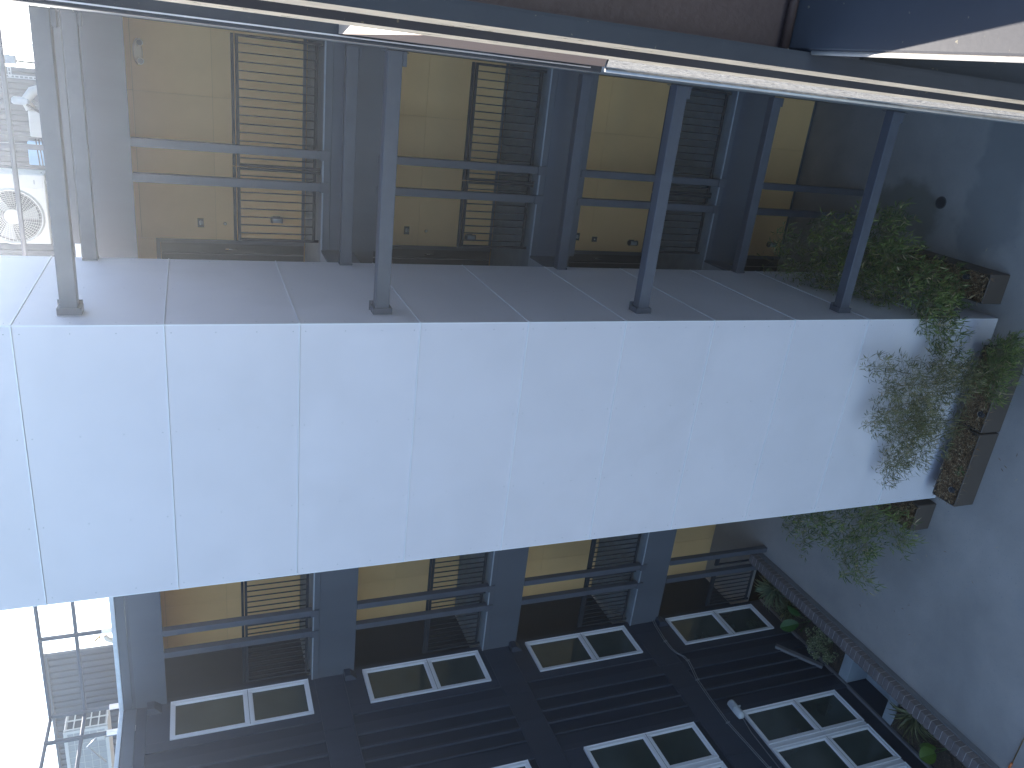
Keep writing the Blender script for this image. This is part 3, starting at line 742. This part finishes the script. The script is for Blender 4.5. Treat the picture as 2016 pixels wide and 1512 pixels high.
litter('leaf_litter', -9.85, -8.9, 8.6, 10.7, -11.06, 260, DRY, .05, None, .2)
litter('leaf_litter', -9.85, -8.9, 4.5, 7.1, -11.06, 260, DRY, .05, None, .2)
gl = MB()
for _ in range(90):
    x, y = random.choice([(-2.2, 8.2), (-4.2, 6.9), (-6.5, 8.0), (-8.3, 8.0), (-5, 6.3)]); p = Vector((x+random.gauss(0, .7), y+random.gauss(0, .7), G+.006))
    if -6.1 < p.x < -1.8 and p.y > 6.9 or p.x < -8.6: continue
    leaf(gl, p, Vector((random.uniform(-1, 1), random.uniform(-1, 1), .06)), .07, .009, random.choice((.1, .5, 1, 1)), .02, seg=2)
props(gl.build('fallen_leaves', DRY), kind='stuff')
cd = thing('extension_cord', (-8.3, 5.0, G), 'thin cord with an orange end lying on the concrete in the corner of the photo', 'cord')
q = MB(); q.tube([(-7.2, 5.02, G+.008), (-7.7, 5.07, G+.008), (-8.0, 5.085, G+.008), (-8.44, 5.09, G+.010)], .007, 6); q.build('cable', BRASS, cd, True)
q = MB(); q.tube([(-8.44, 5.09, G+.016), (-8.54, 5.10, G+.016)], .016, 8); q.build('plug', ORANGE, cd, True)

# ================================================================== ROOF
def guard(pts, label):
    """roof guard rail: posts with two rails, through plan points"""
    t = thing('guard_rail', (pts[0][0], pts[0][1], 1.05), label, 'guard rail', 'grey tubular guard rails on the roof edge')
    for (xa, ya), (xb, yb) in zip(pts[:-1], pts[1:]):
        horiz = abs(xb-xa) > abs(yb-ya); L = abs(xb-xa)+abs(yb-ya)
        for z in (2.335, 1.86, 1.52 if 0 else 1.86):
            if horiz: o = box('rail', min(xa, xb)+.026, max(xa, xb)-.026, ya-.024, ya+.024, z-.026, z+.026, STEEL, t, .010)
            else: o = box('rail', xa-.024, xa+.024, min(ya, yb)+.026, max(ya, yb)-.026, z-.026, z+.026, STEEL, t, .010)
            if z == 1.86: break
        n = max(1, round(L/1.3))
        for k in range(n+1):
            if k == n and (xb, yb) != pts[-1]: continue
            x, y = xa+(xb-xa)*k/n, ya+(yb-ya)*k/n
            box('post', x-.027, x+.027, y-.027, y+.027, 1.05, 2.362, STEEL, t, .008)
            box('painted_foot', x-.032, x+.032, y-.032, y+.032, 1.06, 1.52, PAINTW, t, .006)
    return t
guard([(-6.0, 10.95), (-8.52, 10.95), (-10.0, 10.95)], 'grey roof guard rail above the left part of the walkway building')
GR2 = guard([(-10.03, 10.44), (-10.03, 6.0)], 'grey roof guard rail turning along the roof edge of the dark clad building')
tg = thing('guard_rail', (-1.5, 10.95, 1.05), 'grey roof guard rail in front of the big white condenser right of the tower', 'guard rail', 'grey tubular guard rails on the roof edge')
for z in (1.937, 2.40): box('rail', -4.2, .8, 10.926, 10.974, z-.026, z+.026, STEEL, tg, .010)
for x in (-1.455, -2.9, 0.5):
    box('post', x-.03, x+.03, 10.975, 11.03, 1.05, 2.43, STEEL, tg, .008); box('painted_foot', x-.035, x+.035, 10.97, 11.035, 1.06, 1.52, PAINTW, tg, .006)
for z in (2.335, 1.86): box('rail', -10.054, -10.006, 10.466, 10.922, z-.026, z+.026, STEEL, [o for o in COL.objects if o.name.startswith('guard_rail')][-1] if 0 else GR2, .010)
def screen(x0, x1, y, z1, label, ribs=None):
    t = thing('louver_screen', ((x0+x1)/2, y, 1.05), label, 'screen', 'corrugated roof screens')
    n = int((x1-x0)/.149)
    prof = MB(); s = .149
    prof.quad((0, 0, 0), (.045, 0, 0), (.045, 0, z1-1.05), (0, 0, z1-1.05)); prof.quad((.045, 0, 0), (.062, .03, 0), (.062, .03, z1-1.05), (.045, 0, z1-1.05))
    prof.quad((.062, .03, 0), (.132, .03, 0), (.132, .03, z1-1.05), (.062, .03, z1-1.05)); prof.quad((.132, .03, 0), (s, 0, 0), (s, 0, z1-1.05), (.132, .03, z1-1.05))
    me = bpy.data.meshes.new('rib_panel'); me.from_pydata(prof.v, [], prof.f); me.materials.append(CORR)
    for k in range(n): link('rib_panel', me, CORR, t, (x1-(k+1)*s, y, 1.05))
    xe = x1-n*s
    box('end_flashing', x1, x1+.06, y-.02, y+.05, 1.05, z1, CORR, t, .004)
    box('top_flashing', xe, x1+.06, y-.015, y+.06, z1+.001, z1+.06, CORR, t, .004)
    box('backing', xe, x1, y+.035, y+.045, 1.05, z1, CORR, t, 0)
screen(-6.2, -.80, 14.0, 3.2, 'corrugated metal roof screen behind the big white condenser')
screen(-17.0, -11.33, 14.0, 2.90, 'corrugated metal roof screen at the upper left behind the guard rail')
def condenser(x, y, z, w_, h, d_, label, fan=True):
    t = thing('condenser_unit', (x, y, z), label, 'condenser', 'air conditioning condensers on the roof')
    box('casing', x, x+w_, y, y+d_, z, z+h, ACW, t, .015)
    if fan:
        cx, cz, R_ = x+w_*.39, z+h*.42, .37
        q = MB(); n = 40
        for k in range(n):
            a0, a1 = 2*math.pi*k/n, 2*math.pi*(k+1)/n
            q.quad(*[(cx+rr*math.cos(an), yy, cz+rr*math.sin(an)) for rr, an, yy in ((R_, a0, y-.002), (R_, a1, y-.002), (R_-.02, a1, y-.03), (R_-.02, a0, y-.03))])
            q.quad(*[(cx+rr*math.cos(an), yy, cz+rr*math.sin(an)) for rr, an, yy in ((R_-.02, a0, y-.03), (R_-.02, a1, y-.03), (R_-.04, a1, y-.006), (R_-.04, a0, y-.006))])
        q.build('fan_ring', ACW, t)
        cyl('fan_shroud', (cx, y-.001, cz), (cx, y-.004, cz), R_-.03, ACD, t, 40)
        q = MB()
        for rr in [R_*k/15 for k in range(4, 15)]:
            pts = [(cx+rr*math.cos(2*math.pi*k/32), y-.014, cz+rr*math.sin(2*math.pi*k/32)) for k in range(33)]
            q.tube(pts, .0028, 3, close=False)
        for k in range(44):
            an = 2*math.pi*k/44; q.tube([(cx+.09*math.cos(an), y-.017, cz+.09*math.sin(an)), (cx+(R_-.035)*math.cos(an+.35), y-.017, cz+(R_-.035)*math.sin(an+.35))], .003, 3, close=False)
        props(q.build('grille', ACW, t), kind='stuff')
        cyl('hub', (cx, y-.012, cz), (cx, y-.024, cz), .095, ACW, t, 24)
        for k in range(3):
            an = k*2.094+.3; q = MB()
            q.quad(*[(cx+rr*math.cos(an+da), y-.0055, cz+rr*math.sin(an+da)) for rr, da in ((.09, 0), (.30, .15), (.31, .75), (.09, .6))]); q.build('fan_blade', ACG, t)
        # service panel lines
        box('service_panel', x+w_*.80, x+w_*.985, y-.006, y, z+.03, z+h-.05, ACW, t, .004)
        box('label_plate', x+w_*.86, x+w_*.92, y-.008, y-.006, z+.12, z+.135, ACG, t, 0)
    else:
        q = MB()
        for i in range(3): q.box(x+.06, x+w_-.04, y-.012, y-.004, z+.08+i*(h-.14)/2-.006, z+.08+i*(h-.14)/2+.006)
        for i in range(7): q.box(x+.06+i*(w_-.1)/6-.006, x+.06+i*(w_-.1)/6+.006, y-.013, y-.004, z+.08, z+h-.06)
        q.build('guard_grid', ACW, t)
        box('coil', x+.05, x+w_-.03, y-.003, y, z+.07, z+h-.05, ACD, t, 0)
    q = MB()
    for xx in (x+.08, x+w_-.14): q.box(xx, xx+.06, y+.03, y+d_-.03, 1.05, z)
    q.build('stand', GALV, t)
    return t
condenser(-2.85, 12.0, 1.795, .92, .98, .38, 'big white condenser with a round fan grille behind the roof guard rail')
# louvred condenser at the left: long side turned to the camera
t = thing('condenser_unit', (-11.95, 12.0, 1.65), 'pale condenser with a square guard grid on its end, upper left corner of the photo', 'condenser', 'air conditioning condensers on the roof')
XA, XB, YA, YB_, ZA, ZB = -13.4, -11.35, 12.0, 12.45, 1.72, 2.40
box('casing', XA, XB, YA, YB_, ZA, ZB, ACG, t, .012)
q = MB()
for (xa, xb, za, zb_) in ((XA, XB, ZB-.05, ZB+.004), (XA, XB, ZA-.004, ZA+.05)): q.box(xa, xb, YA-.014, YA-.001, za, zb_)
q.box(XB-.05, XB+.004, YA-.014, YA-.001, ZA+.051, ZB-.051)
q.build('frame', ACW, t)
box('coil', XB+.001, XB+.006, YA+.03, YB_-.03, ZA+.05, ZB-.05, ACD, t, 0)
q = MB()
for k in range(3): y = YA+.02+k*(YB_-YA-.04)/2; q.box(XB+.007, XB+.022, y-.012, y+.012, ZA, ZB)
for k in range(6): z = ZA+.02+k*(ZB-ZA-.04)/5; q.box(XB+.007, XB+.021, YA, YB_, z-.010, z+.010)
q.build('guard_grid', ACW, t)
q = MB()
for k in range(1, 14): q.box(XA+k*.145-.003, XA+k*.145+.003, YA-.006, YA-.001, ZA+.05, ZB-.05)
for k in range(1, 5): q.box(XA, XB-.06, YA-.006, YA-.001, ZA+.05+k*.12-.003, ZA+.05+k*.12+.003)
q.build('fin_guard', ACW, t)
# strut rack at the right
sr = thing('strut_rack', (-.5, 12.0, 1.05), 'slotted steel strut frame carrying a small grey box at the upper right', 'rack')
def strut(p0, p1, vert):
    L = (Vector(p1)-Vector(p0)).length; q = MB(); n = int(L/.05); x, y, z = p0; hw = .020
    for k in range(n+1):
        a0 = k*L/(n+1); a1 = (k+1)*L/(n+1); e0 = a0+(a1-a0)*.28; e1 = a1
        if vert:
            q.box(x-hw, x+hw, y-.004, y, z+a0, z+e0); q.box(x-hw, x-hw*.5, y-.004, y, z+e0, z+e1); q.box(x+hw*.5, x+hw, y-.004, y, z+e0, z+e1)
        else:
            q.box(x+a0, x+e0, y-.004, y, z-hw, z+hw); q.box(x+e0, x+e1, y-.004, y, z-hw, z-hw*.5); q.box(x+e0, x+e1, y-.004, y, z+hw*.5, z+hw)
    q.build('strut', GALV, sr)
strut((-.372, 12.0, 1.05), (-.372, 12.0, 2.25), True); strut((-.747, 12.0, 1.05), (-.747, 12.0, 2.10), True); strut((-.75, 11.99, 2.055), (-.36, 11.99, 2.055), False)
ob = thing('outlet_box', (-.56, 11.95, 2.04), 'small grey junction box clamped to the slotted strut frame', 'junction box')
box('housing', -.60, -.50, 11.93, 11.985, 1.96, 2.12, LAMPG, ob, .006)
box('cover', -.595, -.505, 11.92, 11.93, 1.97, 2.06, LAMPG, ob, .005)
q = MB(); q.tube([(-.56, 11.96, 1.96), (-.563, 11.96, 1.88), (-.565, 11.96, 1.05)], .012, 6); q.build('cable', GASK, ob, True)
# line sets and covers behind the parapet
def lineset(x, y, label):
    t = thing('pipe_cover', (x, y, 1.05), label, 'pipe cover', 'pale line set covers on the roof')
    q = MB(); q.tube([(x+.14, y, 1.05), (x+.12, y, 1.70), (x+.06, y, 1.86), (x-.06, y, 1.95), (x-.16, y, 1.90)], .062, 10); q.build('elbow', CREAM, t, True)
    box('head', x-.11, x-.02, y-.07, y+.03, 1.90, 2.10, LAMPG, t, .02)
    box('tray', x-.50, x-.17, y-.06, y+.06, 1.78, 1.93, CREAM, t, .012)
    box('junction', x-.86, x-.56, y-.03, y+.05, 1.80, 1.98, BLUEB, t, .01)
    q = MB()
    for k in range(5): q.tube([(x-.52, y-.03, 1.88-k*.035), (x-.86, y-.03, 1.86-k*.035)], .008, 5)
    q.tube([(x-.1, y-.08, 1.93), (x-.22, y-.1, 1.72), (x-.24, y-.1, 1.05)], .016, 7)
    q.tube([(x-.95, y-.06, 1.86), (x-1.05, y-.07, 1.80), (x-1.07, y-.07, 1.5)], .016, 7)
    q.build('cable', GASK, t, True)
lineset(-.98, 12.2, 'pale elbow shaped pipe cover with cables between the strut frame and the white condenser')
t = thing('isolator_box', (-10.35, 11.35, 1.6), 'small white isolator box on two grey stems at the left roof corner', 'junction box')
box('housing', -10.98, -10.86, 11.3, 11.38, 1.68, 1.80, ACW, t, .008)
q = MB(); q.tube([(-10.89, 11.34, 1.68), (-10.89, 11.34, 1.05)], .014, 6); q.tube([(-10.96, 11.34, 1.68), (-10.96, 11.34, 1.05)], .014, 6)
q.tube([(-10.95, 11.34, 1.8), (-11.1, 11.32, 1.95), (-11.5, 11.32, 1.7)], .016, 7)
q.build('stem', GALV, t, True)
t = thing('hose_reel', (-9.55, 12.0, 1.05), 'white wrapped pipe end with a brass tap beside the left guard rail post', 'pipe')
q = MB(); q.tube([(-9.62, 12, 1.05), (-9.62, 12, 1.42), (-9.50, 12, 1.60), (-9.44, 12, 1.62)], .055, 9, .7); q.build('wrapped_pipe', EMW, t, True)
q = MB(); q.tube([(-9.44, 12, 1.60), (-9.42, 12, 1.70), (-9.52, 12, 1.78)], .018, 7); q.tube([(-9.60, 12, 1.70), (-9.42, 12, 1.70)], .010, 6); q.build('tap', BRASS, t, True)
box('cap', -9.80, -9.64, 11.97, 12.05, 1.34, 1.44, RED, t, .005)

# ================================================================== NEAR WALL (right edge of the view)
nb = thing('near_building', (1.5, 5, G), 'dark wall of the near building that the steel beams run into', 'building')
box('wall', .085, .6, 2.31, 10.66, G, 1.9, NSTUC, nb, 0)
box('wall_return', .085, .6, 10.66, 12.3, G, 1.0, CHAR, nb, 0)
box('lower_wall', .16, .6, -6, 2.30, G, -.75, NSTUC, nb, 0)
# stepped corner next to the lens; plan profile as (x, y) pairs, each face its own strip
nw = thing('corner_jamb', (.08, 1.2, -.4), 'dark metal and stucco wall corner very close to the camera along the top edge of the photo', 'wall corner')
def strip(name, pa, pb, z0, z1, m, zb0=None, zb1=None):
    """vertical plate between two plan points with real thickness to the right"""
    za0 = z0; za1 = z1; zb0 = z0 if zb0 is None else zb0; zb1 = z1 if zb1 is None else zb1
    (xa, ya), (xb, yb) = pa, pb; q = MB(); th = .0015
    d = Vector((xb-xa, yb-ya, 0)).normalized(); nn = Vector((-d.y, d.x, 0)); nn = nn if nn.x > 0 or (abs(nn.x) < .3 and nn.y > 0) else -nn
    A0, A1, B0, B1 = Vector((xa, ya, za0)), Vector((xa, ya, za1)), Vector((xb, yb, zb0)), Vector((xb, yb, zb1))
    T = nn*th; i = 0
    q.v = [tuple(v) for v in (A0, B0, B1, A1, A0+T, B0+T, B1+T, A1+T)]; q.t = [0]*8
    q.f = [(0,1,2,3),(4,7,6,5),(0,4,5,1),(3,2,6,7),(0,3,7,4),(1,5,6,2)]
    return q.build(name, m, nw)
box('corner_post', .022, .085, 2.16, 2.30, -1.09, 1.6, NAVY, nw, .003)
q = MB(); q.tube([(.0325, 2.153, -1.05), (.0325, 2.153, 1.6)], .0019, 8); q.build('edge_highlight', PAINTW, nw, True)  # white tube painted in as the highlight along the post edge
box('wall_cap', .0385, .083, 1.10, 2.150, -.56, -.352, BROWN, nw, .003)
box('cap_top', .0365, .083, 1.10, 2.150, -.3518, -.349, WARM, nw, .0008)
strip('cap_skirt', (.0374, 2.148), (.0374, 1.099), -1.09, -.354, BROWN, -.562, -.354)
strip('stucco_face', (.0376, 2.14), (.0376, 1.10), -4.2, -1.093, STUCCO, -4.2, -.566)
box('stucco_return', .0385, .083, 2.14, 2.16, -4.2, -1.092, STUCCO, nw, 0)
q = MB(); q.tube([(.0298, 2.10, -4.2), (.0298, 2.10, -1.07)], .0058, 14); q.build('corner_bead', BEAD, nw, True)
strip('lip', (.0164, .6007), (.0164, .5262), -3.0, 1.4, LIP)
strip('channel_face', (.0164, .5260), (.0235, .5256), -3.0, 1.4, NAVY)
strip('lip', (.0200, .4866), (.0200, .4272), -3.0, 1.4, LIP)
strip('channel_face', (.0200, .4270), (.0290, .4268), -3.0, 1.4, NAVY)
box('sill', .0307, .40, .02, .449, -.375, -.354, NAVY, nw, .002)
box('sun_gap_filler', .0289, .0304, .4272, .452, -3.0, 1.4, NAVY, nw, 0)  # filler added to stop sun leaking between channel and stile
q = MB(); q.tube([(.0303, .02, -.3556), (.0303, .425, -.3556)], .0014, 12); q.build('sill_nosing', BEAD, nw, True)
box('upper_stile', .0285, .42, .4525, .50, -.36, 1.4, BROWN, nw, .002)
box('lower_stile', .0285, .42, .4525, .50, -3.0, -.42, NAVY, nw, .002)
q = MB(); q.tube([(.032, .447, -.351), (.40, .447, -.351)], .0030, 8); q.build('weld_bead', BROWN, nw, True)

# ------------------------------------------------------------------ thin volume added to imitate veiling lens glare
hz = MB(); hz.box(-34, 14, -24, 38, G-2.0, 4.6)
hm = bpy.data.materials.new('lens_veil_haze'); hm.use_nodes = True
hn = hm.node_tree.nodes; hl = hm.node_tree.links
hn.remove(hn['Principled BSDF']); pv = hn.new('ShaderNodeVolumePrincipled')
pv.inputs['Color'].default_value = (.82, .90, 1, 1); pv.inputs['Density'].default_value = VEIL_DENSITY; pv.inputs['Anisotropy'].default_value = .72
hl.new(pv.outputs[0], hn['Material Output'].inputs['Volume'])
props(hz.build('veil_haze', hm, loc=(0, 0, G)), kind='stuff')

# ------------------------------------------------------------------ lift everything so the ground is at zero
for o in list(C.objects):
    if o.parent is None and o not in (camo, so): o.location.z += LIFT
